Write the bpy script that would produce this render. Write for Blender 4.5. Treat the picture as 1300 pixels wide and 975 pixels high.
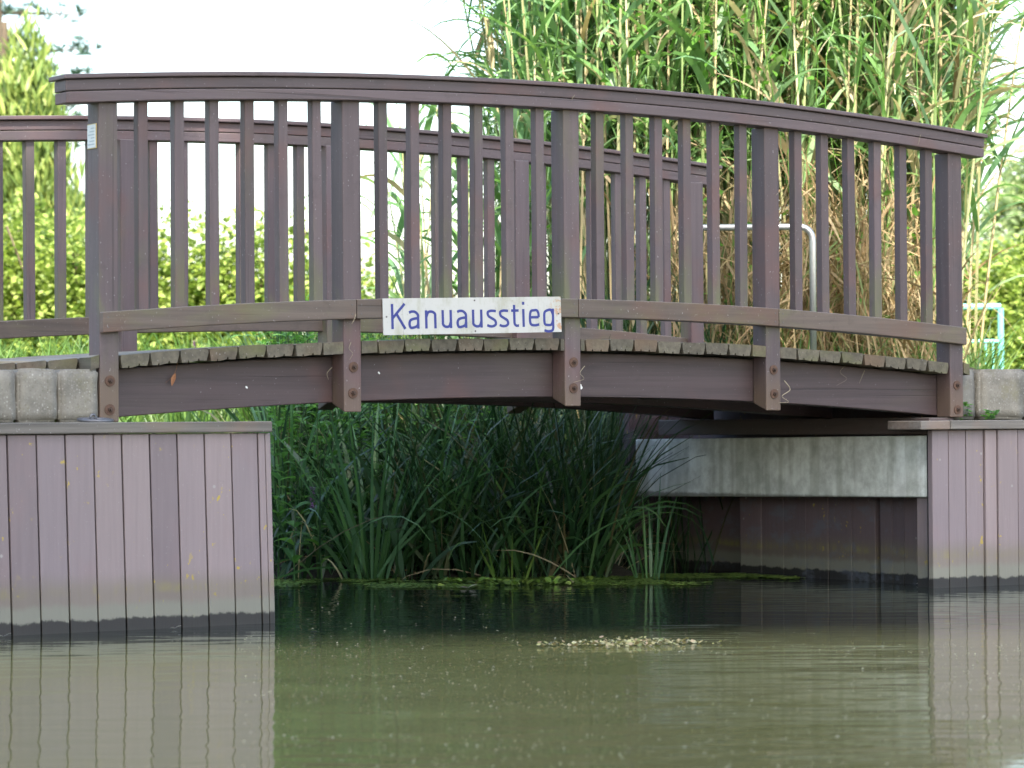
import bpy, bmesh, math, random
from math import sin, cos, pi, radians, sqrt
from mathutils import Vector, Matrix, noise as mnoise

for o in list(bpy.data.objects): bpy.data.objects.remove(o)
SC = bpy.context.scene
COL = SC.collection
RND = random.Random(7)

# ------------------------------------------------------------------ camera
YAW, PITCH, ROLL, FPX = 0.5988, 0.0133, 0.0070, 3908.74
CAM = Vector((-5.3824, -10.7097, 0.77))
r0 = Vector((cos(YAW), -sin(YAW), 0)); fw = Vector((sin(YAW)*cos(PITCH), cos(YAW)*cos(PITCH), sin(PITCH))); u0 = r0.cross(fw)
R_ = r0*cos(ROLL) - u0*sin(ROLL); U_ = r0*sin(ROLL) + u0*cos(ROLL)
cd = bpy.data.cameras.new('camera'); cam = bpy.data.objects.new('camera', cd); COL.objects.link(cam)
M = Matrix.Identity(4)
for i in range(3): M[i][0] = R_[i]; M[i][1] = U_[i]; M[i][2] = -fw[i]; M[i][3] = CAM[i]
cam.matrix_world = M
cd.sensor_width = 36; cd.lens = FPX/1300*36; cd.clip_start = .1; cd.clip_end = 3000
cd.dof.use_dof = True; cd.dof.focus_distance = 13.2; cd.dof.aperture_fstop = 5.0
SC.camera = cam

# ------------------------------------------------------------------ light
TO_SUN = Vector((-.45, -.85, 1.0)).normalized()
SUN_EL = math.asin(TO_SUN.z); SUN_AZ = math.atan2(TO_SUN.x, TO_SUN.y)
w = bpy.data.worlds.new('World'); SC.world = w; w.use_nodes = True
nt = w.node_tree; bg = nt.nodes['Background']
sky = nt.nodes.new('ShaderNodeTexSky'); sky.sky_type = 'NISHITA'; sky.sun_disc = False
sky.sun_elevation = SUN_EL; sky.sun_rotation = SUN_AZ % (2*pi); sky.air_density = 1.2; sky.dust_density = 2.5; sky.ozone_density = .8
nt.links.new(sky.outputs[0], bg.inputs[0]); bg.inputs[1].default_value = .15
sl = bpy.data.lights.new('sun', 'SUN'); sl.energy = 4.5; sl.angle = radians(.53); sl.color = (1, .93, .82)
so = bpy.data.objects.new('sun', sl); COL.objects.link(so); so.rotation_euler = (-TO_SUN).to_track_quat('-Z', 'Y').to_euler(); so.location = (-20, -30, 40)
SC.view_settings.view_transform = 'Standard'; SC.view_settings.look = 'None'; SC.view_settings.gamma = 1
SC.view_settings.use_curve_mapping = False; SC.view_settings.exposure = 1.95

# ------------------------------------------------------------------ helpers
class MB:
    def __init__(s): s.v = []; s.f = []; s.m = []
    def add(s, vs, fs, mi=0):
        n = len(s.v); s.v += [tuple(v) for v in vs]; s.f += [tuple(i+n for i in f) for f in fs]; s.m += [mi]*len(fs)
    def box(s, x0, x1, y0, y1, z0, z1, mi=0):
        s.add([(x0,y0,z0),(x1,y0,z0),(x1,y1,z0),(x0,y1,z0),(x0,y0,z1),(x1,y0,z1),(x1,y1,z1),(x0,y1,z1)],
              [(0,3,2,1),(4,5,6,7),(0,1,5,4),(1,2,6,5),(2,3,7,6),(3,0,4,7)], mi)
    def bar(s, x0, x1, y0, y1, zb, zt, n=24, mi=0):          # bar running in X whose bottom and top are functions of x
        vs = []
        for i in range(n+1):
            x = x0+(x1-x0)*i/n; a, b = zb(x), zt(x); vs += [(x,y0,a),(x,y1,a),(x,y1,b),(x,y0,b)]
        fs = [(0,1,2,3), (4*n+3,4*n+2,4*n+1,4*n)]
        for i in range(n):
            k = 4*i
            for a in range(4): b = (a+1)%4; fs.append((k+a, k+4+a, k+4+b, k+b))
        s.add(vs, fs, mi)
    def prism(s, prof, axis_pts, mi=0): pass
    def tube(s, pts, r, n=6, mi=0, cap=True):
        pts = [Vector(p) for p in pts]; rs = r if isinstance(r, (list, tuple)) else [r]*len(pts)
        vs = []; fs = []; up = Vector((0,0,1))
        for i, p in enumerate(pts):
            d = (pts[min(i+1,len(pts)-1)] - pts[max(i-1,0)]).normalized()
            a = d.cross(up)
            if a.length < .05: a = d.cross(Vector((1,0,0)))
            a.normalize(); b = d.cross(a)
            for k in range(n): t = 2*pi*k/n; vs.append(p + a*cos(t)*rs[i] + b*sin(t)*rs[i])
        for i in range(len(pts)-1):
            for k in range(n): q = (k+1)%n; fs.append((i*n+k, i*n+q, i*n+n+q, i*n+n+k))
        if cap: fs.append(tuple(range(n))[::-1]); fs.append(tuple(range((len(pts)-1)*n, len(pts)*n)))
        s.add(vs, fs, mi)
    def disc(s, c, r, y0, y1, n=16, mi=0):                    # cylinder along Y
        vs = [(c[0]+r*cos(2*pi*k/n), y, c[1]+r*sin(2*pi*k/n)) for y in (y0, y1) for k in range(n)]
        fs = [tuple(range(n)), tuple(range(n, 2*n))[::-1]] + [(k, n+k, n+(k+1)%n, (k+1)%n) for k in range(n)]
        s.add(vs, fs, mi)
    def blade(s, p, az, el, L, w, droop, n=5, roll=0., mi=0, pw=.7, base=.35):
        x, y, z = p; ds = L/n; vs = []
        for i in range(n+1):
            t = i/n; ce = cos(el); dx, dy, dz = cos(az)*ce, sin(az)*ce, sin(el)
            sx, sy = -sin(az), cos(az); nx, ny, nz = sy*dz, -sx*dz, sx*dy - sy*dx
            # width direction rotated about the blade axis
            wx, wy, wz = sx*cos(roll)+nx*sin(roll), sy*cos(roll)+ny*sin(roll), nz*sin(roll)
            ww = w*.5*min(1, base+3.2*t)*max(0.04, (1-t))**pw
            vs += [(x-wx*ww, y-wy*ww, z-wz*ww), (x+wx*ww, y+wy*ww, z+wz*ww)]
            x += dx*ds; y += dy*ds; z += dz*ds; el -= droop/n*(.4+1.2*t)
        s.add(vs, [(2*i, 2*i+1, 2*i+3, 2*i+2) for i in range(n)], mi)
    def leaf(s, p, az, el, L, w, roll=0., mi=0, fold=.25, droop=.5):
        # pointed oval leaf, folded along its midrib
        x, y, z = p; vs = []; prof = [0.02, .75, 1, .7, .02]; n = 4
        for i in range(5):
            ce = cos(el); d = (cos(az)*ce, sin(az)*ce, sin(el)); sx, sy = -sin(az), cos(az)
            nx, ny, nz = sy*d[2], -sx*d[2], sx*d[1]-sy*d[0]
            wv = (sx*cos(roll)+nx*sin(roll), sy*cos(roll)+ny*sin(roll), nz*sin(roll)); nv = (nx*cos(roll)-sx*sin(roll), ny*cos(roll)-sy*sin(roll), nz*cos(roll))
            h = w*.5*prof[i]
            vs += [(x-wv[0]*h-nv[0]*h*fold, y-wv[1]*h-nv[1]*h*fold, z-wv[2]*h-nv[2]*h*fold), (x, y, z),
                   (x+wv[0]*h-nv[0]*h*fold, y+wv[1]*h-nv[1]*h*fold, z+wv[2]*h-nv[2]*h*fold)]
            x += d[0]*L/n; y += d[1]*L/n; z += d[2]*L/n; el -= droop/n
        fs = []
        for i in range(4): k = 3*i; fs += [(k,k+1,k+4,k+3),(k+1,k+2,k+5,k+4)]
        s.add(vs, fs, mi)

def obj(name, mb, mats, parent=None, bevel=0, smooth=False):
    me = bpy.data.meshes.new(name); me.from_pydata(mb.v, [], mb.f)
    mats = mats if isinstance(mats, (list, tuple)) else [mats]
    for m in mats: me.materials.append(m)
    if len(mats) > 1: me.polygons.foreach_set('material_index', mb.m)
    if smooth: me.polygons.foreach_set('use_smooth', [True]*len(me.polygons))
    me.update()
    o = bpy.data.objects.new(name, me); COL.objects.link(o)
    if parent is not None:
        o.parent = parent
        if parent.type == 'EMPTY': o.location = -parent.location
    if bevel:
        b = o.modifiers.new('bevel', 'BEVEL'); b.width = bevel; b.segments = 2; b.limit_method = 'ANGLE'; b.angle_limit = radians(35)
    return o
def tag(o, label=None, cat=None, group=None, kind=None):
    if label: o['label'] = label
    if cat: o['category'] = cat
    if group: o['group'] = group
    if kind: o['kind'] = kind
    return o
def thing(name, label, cat, loc=(0,0,0), group=None):
    o = bpy.data.objects.new(name, None); COL.objects.link(o); o.location = loc; o.empty_display_size = .1
    return tag(o, label, cat, group)
def ground_at(px, D):      # a spot on the ground seen px across and D metres out
    lat = (px-650)/FPX*D
    return CAM.x + D*sin(YAW) + lat*cos(YAW), CAM.y + D*cos(YAW) - lat*sin(YAW)

# ------------------------------------------------------------------ materials
def nmat(name):
    m = bpy.data.materials.new(name); m.use_nodes = True; n = m.node_tree; n.nodes.clear()
    out = n.nodes.new('ShaderNodeOutputMaterial'); return m, n, out
class N:
    def __init__(s, nt): s.nt = nt; s.pos = None
    def new(s, t, **k):
        n = s.nt.nodes.new(t)
        for a, b in k.items(): setattr(n, a, b)
        return n
    def link(s, a, b): s.nt.links.new(a, b)
    def put(s, sock, v):
        if hasattr(v, 'is_linked') or hasattr(v, 'node'): s.link(v, sock)
        else:
            if isinstance(v, tuple) and len(v) == 3 and sock.type == 'RGBA': v = v+(1,)
            sock.default_value = v
    def P(s):
        if not s.pos: s.pos = s.new('ShaderNodeNewGeometry')
        return s.pos
    def math(s, op, a, b=0., clamp=False):
        n = s.new('ShaderNodeMath', operation=op, use_clamp=clamp); s.put(n.inputs[0], a); s.put(n.inputs[1], b); return n.outputs[0]
    def noise(s, scale=(1,1,1), sc=1., detail=4, rough=.55, off=None, dist=0.):
        m = s.new('ShaderNodeMapping'); s.link(s.P().outputs['Position'], m.inputs[0]); m.inputs['Scale'].default_value = scale
        if off is not None:
            c = s.new('ShaderNodeCombineXYZ'); k = s.math('MULTIPLY', off, 37.)
            for i in range(3): s.link(k, c.inputs[i])
            s.link(c.outputs[0], m.inputs['Location'])
        n = s.new('ShaderNodeTexNoise'); s.link(m.outputs[0], n.inputs['Vector'])
        n.inputs['Scale'].default_value = sc; n.inputs['Detail'].default_value = detail; n.inputs['Roughness'].default_value = rough; n.inputs['Distortion'].default_value = dist
        return n.outputs['Fac']
    def vor(s, sc, scale=(1,1,1), out='Distance'):
        m = s.new('ShaderNodeMapping'); s.link(s.P().outputs['Position'], m.inputs[0]); m.inputs['Scale'].default_value = scale
        n = s.new('ShaderNodeTexVoronoi'); s.link(m.outputs[0], n.inputs['Vector']); n.inputs['Scale'].default_value = sc
        return n.outputs[out]
    def step(s, v, a, b):        # 0 below a, 1 above b (or reversed when a > b)
        n = s.new('ShaderNodeMapRange', interpolation_type='SMOOTHSTEP'); s.put(n.inputs['Value'], v)
        if a < b: n.inputs[1].default_value, n.inputs[2].default_value = a, b
        else:
            n.inputs[1].default_value, n.inputs[2].default_value = b, a; n.inputs[3].default_value, n.inputs[4].default_value = 1, 0
        return n.outputs[0]
    def mix(s, f, a, b, mode='MIX'):
        n = s.new('ShaderNodeMix', data_type='RGBA', blend_type=mode); s.put(n.inputs[0], f); s.put(n.inputs[6], a); s.put(n.inputs[7], b); return n.outputs[2]
    def ramp(s, f, cols):
        n = s.new('ShaderNodeValToRGB'); s.put(n.inputs[0], f); e = n.color_ramp.elements
        while len(e) < len(cols): e.new(.5)
        for k, (p, c) in enumerate(cols): e[k].position = p; e[k].color = tuple(c)+(1,)
        return n.outputs[0]
    def xyz(s, which='Position'):
        n = s.new('ShaderNodeSeparateXYZ'); s.link(s.P().outputs[which], n.inputs[0]); return n.outputs
    def rand(s): return s.new('ShaderNodeObjectInfo').outputs['Random']
    def bump(s, h, st=.3, d=.01):
        n = s.new('ShaderNodeBump'); n.inputs['Strength'].default_value = st; n.inputs['Distance'].default_value = d; s.link(h, n.inputs['Height']); return n.outputs[0]
    def bsdf(s, col, rough=.6, nrm=None, metal=0., spec=.5):
        n = s.new('ShaderNodeBsdfPrincipled'); s.put(n.inputs['Base Color'], col); s.put(n.inputs['Roughness'], rough); n.inputs['Metallic'].default_value = metal
        n.inputs['Specular IOR Level'].default_value = spec
        if nrm: s.link(nrm, n.inputs['Normal'])
        return n.outputs[0]

def wood(name, base, axis, algae=.25, top=.6, grain=.35, rough=.55, rust=0.):
    m, t, out = nmat(name); n = N(t); rnd = n.rand()
    sc = [42, 42, 42]; sc[axis] = 1.6
    g = n.noise(tuple(sc), 1, 5, .6, rnd); big = n.noise((1,1,1), 2.3, 3, .6, rnd)
    hi = tuple(min(1, c*1.25) for c in base); lo = tuple(c*.66 for c in base)
    c = n.mix(n.step(g, .3, .72), lo, hi); c = n.mix(grain, n.mix(.5, lo, hi), c)
    v = n.math('ADD', n.math('MULTIPLY', rnd, .35), .82)
    cc = n.new('ShaderNodeCombineXYZ')
    for i in range(3): n.link(v, cc.inputs[i])
    c = n.mix(1., c, cc.outputs[0], 'MULTIPLY')
    sc2 = [75, 75, 75]; sc2[axis] = .8
    ck = n.step(n.noise(tuple(sc2), 1, 3, .5, rnd), .66, .70); c = n.mix(n.math('MULTIPLY', ck, .6), c, tuple(x*.35 for x in base))
    # worn reddish patches
    c = n.mix(n.math('MULTIPLY', n.step(n.noise((7,7,7), 1, 5, .75, rnd), .56, .66), .35), c, tuple(x*.6 for x in base))
    c = n.mix(n.math('MULTIPLY', n.step(big, .5, .7), .6), c, (base[0]*1.35, base[1]*.95, base[2]*.8))
    # algae film
    ag = n.noise((5,5,1.6) if axis == 2 else (2,2,6), 1, 4, .6, rnd)
    c = n.mix(n.math('MULTIPLY', n.step(ag, .5, .72), algae), c, (.115, .125, .04))
    if axis == 2:
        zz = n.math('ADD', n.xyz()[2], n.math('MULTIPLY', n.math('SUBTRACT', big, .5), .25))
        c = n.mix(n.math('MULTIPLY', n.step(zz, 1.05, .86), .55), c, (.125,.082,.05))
        c = n.mix(n.math('MULTIPLY', n.math('MULTIPLY', n.step(zz, 1.55, 1.3), n.step(zz, 1.1, 1.25)), n.math('MULTIPLY', n.step(ag, .46, .66), .7)), c, (.10,.11,.05)) if algae > .2 else c
    # fine pale scuffs and specks
    sp = n.noise((160,160,90), 1, 2, .5, rnd)
    c = n.mix(n.math('MULTIPLY', n.step(sp, .71, .76), .55), c, (.42,.42,.44))
    # weathered upward faces
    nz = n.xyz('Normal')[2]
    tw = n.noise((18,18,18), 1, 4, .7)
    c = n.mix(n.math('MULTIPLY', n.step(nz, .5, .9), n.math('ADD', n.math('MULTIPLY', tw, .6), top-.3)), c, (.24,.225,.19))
    h = n.math('SUBTRACT', g, n.math('MULTIPLY', ck, .8))
    n.link(n.bsdf(c, n.math('ADD', n.math('MULTIPLY', big, .25), rough-.1), n.bump(h, .35, .004)), out.inputs[0])
    return m
PAINT = (.090, .067, .074)
W_X = wood('painted_wood_along', PAINT, 0, .12)
W_Z = wood('painted_wood_upright', PAINT, 2, .22)
W_LOW = wood('painted_wood_lower_rail', (.090,.069,.058), 0, .45, .7, .6)
W_BEAM = wood('painted_wood_beam', (.066,.045,.049), 0, .05, .4, .5)
W_Y = wood('painted_wood_cross', (.08,.06,.06), 1, .1)
W_DECK = wood('weathered_deck_wood', (.10,.09,.068), 1, .55, .85, .8, .8)
W_CAP = wood('weathered_cap_wood', (.145,.135,.125), 0, .3, .7, .8, .8)

def wallmat(name, base, dark=1., worn=0.):
    m, t, out = nmat(name); n = N(t); rnd = n.rand(); z = n.xyz()[2]
    g = n.noise((60,60,3), 1, 4, .6, rnd); big = n.noise((3,3,2), 1, 4, .6, rnd)
    lo = tuple(c*.8 for c in base); hi = tuple(c*1.1 for c in base)
    c = n.mix(g, lo, hi)
    rc = n.ramp(rnd, [(0,(.74,.70,.74)),(.35,(1.05,1.0,1.0)),(.6,(.86,.83,.88)),(1,(1.16,1.09,1.08))]); c = n.mix(1., c, rc, 'MULTIPLY')
    c = n.mix(n.math('MULTIPLY', n.step(big, .52, .72), .3), c, (base[0]*.95, base[1]*.72, base[2]*.72))
    # grey scuffs, screw dimples
    sp = n.noise((110,110,110), 1, 2, .5); c = n.mix(n.math('MULTIPLY', n.step(sp, .70, .76), .28), c, (.34,.34,.34))
    dk = n.noise((26,26,9), 1, 5, .75, rnd); c = n.mix(n.math('MULTIPLY', n.step(dk, .62, .74), .3), c, tuple(x*.55 for x in base))
    # yellow lichen
    lm = n.math('MULTIPLY', n.step(n.noise((26,26,20), 1, 4, .65), .645, .67), n.step(n.noise((4,4,3), 1, 2, .5), .45, .56))
    vs = n.vor(7.5, (1,1,1)); c = n.mix(n.math('MULTIPLY', n.step(vs, .065, .03), .6), c, (.30,.30,.29))
    c = n.mix(n.math('MULTIPLY', lm, .85), c, (.38,.29,.03))
    # tide marks
    e = n.noise((9,9,5), 1, 7, .75, rnd); zz = n.math('ADD', z, n.math('MULTIPLY', n.math('SUBTRACT', e, .5), -.07))
    zf = n.math('ADD', z, n.math('MULTIPLY', n.math('SUBTRACT', n.noise((5,5,5),1,3,.6), .5), -.05))
    c = n.mix(n.math('MULTIPLY', n.step(zf, .24, .14), .5), c, (.125,.115,.075))
    yb = n.math('MULTIPLY', n.step(zf, .125, .15), n.step(zf, .19, .15))
    yb = n.math('MULTIPLY', yb, n.step(n.noise((16,16,3), 1, 4, .7, rnd), .40, .60))
    c = n.mix(n.math('MULTIPLY', yb, n.math('ADD', .08+worn*.2, n.math('MULTIPLY', n.step(big, .45,.65), .35))), c, (.20,.18,.04))
    c = n.mix(n.math('MULTIPLY', n.step(zz, .12, .085), .75), c, (.165,.175,.145))
    c = n.mix(n.step(zz, .050, .040), c, (.018,.017,.017))
    if dark != 1.: c = n.mix(1., c, (dark,)*3, 'MULTIPLY')
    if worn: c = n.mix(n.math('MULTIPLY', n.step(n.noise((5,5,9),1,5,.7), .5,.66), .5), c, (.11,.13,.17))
    n.link(n.bsdf(c, n.math('ADD', .45, n.math('MULTIPLY', big, .2)), n.bump(n.math('ADD', g, dk), .25, .004)), out.inputs[0])
    return m
WALL = wallmat('lavender_composite_plank', (.218,.187,.194))
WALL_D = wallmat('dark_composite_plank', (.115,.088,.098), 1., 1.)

def concrete(name, base, agg=0., streak=0., rough=.85):
    m, t, out = nmat(name); n = N(t)
    a = n.noise((9,9,9), 1, 6, .7); b = n.noise((150,150,150), 1, 2, .6)
    c = n.mix(n.step(a, .3, .7), tuple(x*.7 for x in base), tuple(min(1,x*1.2) for x in base))
    if agg:
        v = n.vor(95); vc = n.vor(95, out='Color'); s = n.new('ShaderNodeSeparateXYZ'); n.link(vc, s.inputs[0])
        c = n.mix(n.math('MULTIPLY', n.step(v, .5, .2), agg), c, n.ramp(s.outputs[0], [(0,(.12,.11,.09)),(.5,(.20,.19,.165)),(.88,(.27,.26,.235)),(1,(.42,.41,.38))]))
        c = n.mix(n.math('MULTIPLY', n.step(n.noise((6,6,6),1,5,.7), .5,.68), .5), c, (.16,.15,.08))
    if streak:
        k = n.noise((9,9,.55), 1, 4, .6); c = n.mix(n.math('MULTIPLY', n.step(k, .44, .58), streak), c, (.17,.19,.145))
        k2 = n.noise((7,7,.3), 1, 2, .5); c = n.mix(n.math('MULTIPLY', n.step(k2, .54, .64), .6), c, (.55,.58,.57))
        z = n.xyz()[2]
        zz = n.math('ADD', z, n.math('MULTIPLY', n.noise((30,30,30),1,3,.6), .02)); c = n.mix(n.math('MULTIPLY', n.step(zz, .435, .42), .7), c, (.07,.07,.055))
    n.link(n.bsdf(c, rough, n.bump(n.math('ADD', a, n.math('MULTIPLY', b, .5)), .6, .006)), out.inputs[0]); return m
C_AGG = concrete('exposed_aggregate_concrete', (.19,.18,.155), .7)
C_PLAIN = concrete('smooth_concrete', (.17,.168,.155), .25)
C_BEAM = concrete('stained_concrete', (.60,.64,.62), 0, .35)

def leafmat(name, cols, trans=.35, rough=.45, tcol=1.25, patch=0.):
    m, t, out = nmat(name); n = N(t); r = n.P().outputs['Random Per Island']
    k = len(cols); c = n.ramp(r, [(i/(k-1), cc) for i, cc in enumerate(cols)])
    if patch: c = n.mix(n.math('MULTIPLY', n.noise((1,1,1), .9, 3, .6), patch), c, n.mix(1., c, (.6,.8,.5), 'MULTIPLY'))
    vein = n.noise((40,40,6), 1, 2, .5); c = n.mix(n.math('MULTIPLY', vein, .35), c, n.mix(1., c, (.55,.62,.5), 'MULTIPLY'))
    tr = n.new('ShaderNodeBsdfTranslucent'); n.link(n.mix(1., c, (tcol, tcol*1.05, tcol*.7), 'MULTIPLY'), tr.inputs[0])
    mx = n.new('ShaderNodeMixShader'); mx.inputs[0].default_value = trans; n.link(n.bsdf(c, rough, spec=.35), mx.inputs[1]); n.link(tr.outputs[0], mx.inputs[2])
    n.link(mx.outputs[0], out.inputs[0]); return m
L_REED = leafmat('reed_leaf', [(.12,.24,.08),(.16,.30,.10),(.14,.27,.14),(.21,.35,.10),(.22,.36,.24),(.30,.40,.18)], .45)
L_STEM = leafmat('reed_stalk', [(.32,.26,.14),(.42,.34,.20),(.16,.24,.08),(.20,.28,.10),(.46,.40,.26)], .1, .6)
L_DRY = leafmat('dry_reed', [(.52,.44,.28),(.38,.28,.16),(.64,.58,.42),(.24,.17,.10),(.58,.54,.36)], .3, .7)
L_STRAW = leafmat('brown_straw', [(.36,.25,.13),(.27,.17,.085),(.48,.37,.22),(.15,.10,.05),(.40,.30,.16),(.10,.17,.05)], .25, .7)
L_SEDGE = leafmat('sedge_blade', [(.06,.15,.06),(.10,.22,.08),(.10,.21,.13),(.14,.27,.09)], .3, .28)
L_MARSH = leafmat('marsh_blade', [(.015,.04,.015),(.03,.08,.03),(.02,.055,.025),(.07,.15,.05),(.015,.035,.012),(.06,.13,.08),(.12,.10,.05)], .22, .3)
L_HERB = leafmat('herb_leaf', [(.08,.21,.04),(.12,.28,.06),(.07,.17,.07),(.15,.32,.06)], .4)
L_GRASS = leafmat('meadow_grass', [(.06,.14,.03),(.10,.20,.04),(.14,.22,.05),(.07,.15,.06)], .35)
L_HEDGE = leafmat('hedge_leaf', [(.16,.24,.05),(.30,.39,.09),(.40,.47,.13),(.07,.13,.03),(.34,.43,.10)], .45)
L_THUJA = leafmat('conifer_spray', [(.12,.20,.06),(.26,.34,.09),(.36,.42,.12),(.18,.27,.07),(.07,.12,.04)], .35)
L_PINE = leafmat('pine_needles', [(.03,.07,.05),(.04,.09,.055),(.05,.10,.06)], .2)
L_PALE = leafmat('pale_tree_leaf', [(.26,.34,.20),(.34,.42,.24),(.40,.46,.26),(.28,.36,.26)], .5)
L_DARK = leafmat('tall_tree_leaf', [(.04,.09,.02),(.06,.12,.025),(.08,.14,.03)], .2)
L_VINE = leafmat('bindweed_leaf', [(.09,.22,.03),(.12,.27,.04),(.07,.17,.03)], .45)
L_DUCK = leafmat('duckweed', [(.16,.29,.05),(.24,.37,.07),(.11,.20,.04),(.32,.42,.10)], .1, .5)
L_FLOAT = leafmat('floating_leaf_bits', [(.44,.40,.17),(.52,.48,.30),(.33,.32,.11),(.46,.32,.20),(.18,.21,.06)], .1, .5)
L_SPECK = leafmat('floating_seed', [(.40,.38,.25),(.60,.56,.42),(.30,.30,.16)], .0, .6)
L_FLOWER = leafmat('purple_petal', [(.30,.12,.38),(.42,.20,.50)], .3)
def plain(name, col, rough=.5, metal=0., var=.25, sc=20):
    m, t, out = nmat(name); n = N(t); a = n.noise((sc,)*3, 1, 4, .6)
    c = n.mix(a, tuple(x*(1-var) for x in col), tuple(min(1,x*(1+var)) for x in col)); n.link(n.bsdf(c, rough, n.bump(a,.2,.002), metal), out.inputs[0]); return m
BARK = plain('bark', (.10,.075,.05), .9, 0, .4, 8)
RUST = plain('rusty_steel', (.105,.062,.045), .85, .25, .5, 120)
RUST2 = plain('rusty_bolt_head', (.075,.05,.04), .7, .5, .5, 150)
GALV = plain('galvanised_steel', (.46,.47,.48), .35, .8, .15, 60)
IRON = plain('grey_iron', (.14,.145,.16), .5, .6, .3, 80)
TURQ = plain('turquoise_painted_steel', (.16,.50,.46), .45, 0, .1, 20)
BLUE = plain('blue_lettering', (.02,.03,.19), .5, 0, .12, 70)
PAPER = plain('white_plate_face', (.55,.58,.60), .4, 0, .08, 60)
PRINT = plain('faded_print', (.32,.38,.42), .5, 0, .1, 60)
BRASS = plain('yellowed_plate_edge', (.45,.36,.15), .5, 0, .1, 60)
DIRTM = plain('black_seam', (.02,.02,.02), .9)
SCREW = plain('dark_screw', (.12,.11,.11), .5, .5)
WHITE = plain('white_feather', (.75,.76,.76), .7, 0, .08)
STRAW = plain('pale_straw', (.26,.225,.16), .8, 0, .2, 100)
LEAFBR = plain('brown_leaf', (.26,.12,.06), .8, 0, .3, 90)
def signmat():
    m, t, out = nmat('dirty_white_sign'); n = N(t)
    a = n.noise((14,14,6), 1, 5, .7); z = n.xyz()
    c = n.mix(n.math('MULTIPLY', n.step(a, .48, .7), .55), (.43,.435,.425), (.27,.27,.19))
    b = n.noise((60,60,60), 1, 3, .6); c = n.mix(n.math('MULTIPLY', n.step(b, .64,.7), .35), c, (.2,.2,.16))
    rr = n.math('MULTIPLY', n.step(z[0], 2.07, 2.155), n.step(n.noise((25,25,25),1,4,.7), .5,.56)); c = n.mix(n.math('MULTIPLY', rr, .8), c, (.38,.19,.08))
    n.link(n.bsdf(c, .4), out.inputs[0]); return m
SIGN = signmat()
def groundmat():
    m, t, out = nmat('earth_and_turf'); n = N(t); a = n.noise((1,1,1), 1.7, 6, .65); z = n.xyz()[2]
    c = n.mix(n.step(a,.35,.65), (.045,.075,.02), (.09,.12,.035)); c = n.mix(n.step(z, .72, .45), c, (.03,.026,.018))
    n.link(n.bsdf(c, .95, n.bump(n.noise((30,30,30),1,4,.7), .7, .02)), out.inputs[0]); return m
GROUND = groundmat()
def watermat():
    m, t, out = nmat('murky_water'); n = N(t); p = n.xyz()
    # olive water colour, turning dark from about a metre in front of the bridge
    # distance in front of the line (0.19,-1.0) - (1.12,-1.4)
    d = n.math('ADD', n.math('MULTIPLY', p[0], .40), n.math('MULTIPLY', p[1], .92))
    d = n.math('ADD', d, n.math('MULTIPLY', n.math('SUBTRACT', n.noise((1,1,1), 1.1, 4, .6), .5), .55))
    olive = n.math('POWER', n.step(d, -.25, -1.85), 1.25)
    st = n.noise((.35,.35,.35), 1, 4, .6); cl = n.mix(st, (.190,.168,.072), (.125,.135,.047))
    c = n.mix(olive, (.012,.018,.014), cl)
    # ripples: coordinates turned so that they run across the stream
    tc = n.P().outputs['Position']
    mp = n.new('ShaderNodeMapping'); n.link(tc, mp.inputs[0]); mp.inputs['Rotation'].default_value = (0,0,YAW)
    def rp(scx, scy, s, det=2):
        q = n.new('ShaderNodeMapping'); n.link(mp.outputs[0], q.inputs[0]); q.inputs['Scale'].default_value = (scx, scy, 1)
        k = n.new('ShaderNodeTexNoise'); n.link(q.outputs[0], k.inputs[0]); k.inputs['Scale'].default_value = s; k.inputs['Detail'].default_value = det; return k.outputs['Fac']
    h = n.math('ADD', n.math('MULTIPLY', rp(.3,1,9.,2), .8), n.math('MULTIPLY', rp(.35,1,2.2,3), 2.6))
    b = n.new('ShaderNodeBump'); b.inputs['Strength'].default_value = .15; b.inputs['Distance'].default_value = .02; n.link(h, b.inputs['Height'])
    pr = n.new('ShaderNodeBsdfPrincipled'); n.link(c, pr.inputs['Base Color']); pr.inputs['IOR'].default_value = 1.33
    n.link(n.math('ADD', .025, n.math('MULTIPLY', olive, .015)), pr.inputs['Roughness']); n.link(b.outputs[0], pr.inputs['Normal'])
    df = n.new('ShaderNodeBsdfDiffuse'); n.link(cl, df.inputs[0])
    mx = n.new('ShaderNodeMixShader'); n.link(n.math('MULTIPLY', olive, .12), mx.inputs[0]); n.link(pr.outputs[0], mx.inputs[1]); n.link(df.outputs[0], mx.inputs[2])
    n.link(mx.outputs[0], out.inputs[0]); return m
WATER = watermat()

# ------------------------------------------------------------------ ground and water
def bankline(x): return 2.7 - .667*(x-2.3)
def terrain(x, y):
    if y < -42: return .9
    if x < .5:
        if y < -.10: return -1.
        if y < .05: return .74
        if x > -.03: return .60 if y < 2.3 else .70
        if y < 2.3: return .96
        return .96 - .2*min(1, (y-2.3)/2)
    if x > 4.75:
        if y < .0: return -1.
        if y < .12: return .74
        return .94 - .12*min(1, max(0, y-1)/3)
    if y < -.2: return -1.
    if x > 3.95 and y < 3.2: return -.3
    d = (y-bankline(x))*.83
    if d < 0: return max(-1, d*2)
    return min(.76, -.03 + .30*d)
def axis_pts(fine, lo, hi):
    s = set(round(v, 4) for v in fine); v = hi
    out = sorted(s); a = out[-1]; st = .3
    while a < hi: a += st; st *= 1.35; out.append(min(a, hi))
    a = out[0]; st = .3
    while a > lo: a -= st; st *= 1.35; out.insert(0, max(a, lo))
    return out
xs = axis_pts([.15*i-3.01 for i in range(90)]+[.49,.51,4.74,4.76,-.04,-.02], -500, 900)
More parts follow.
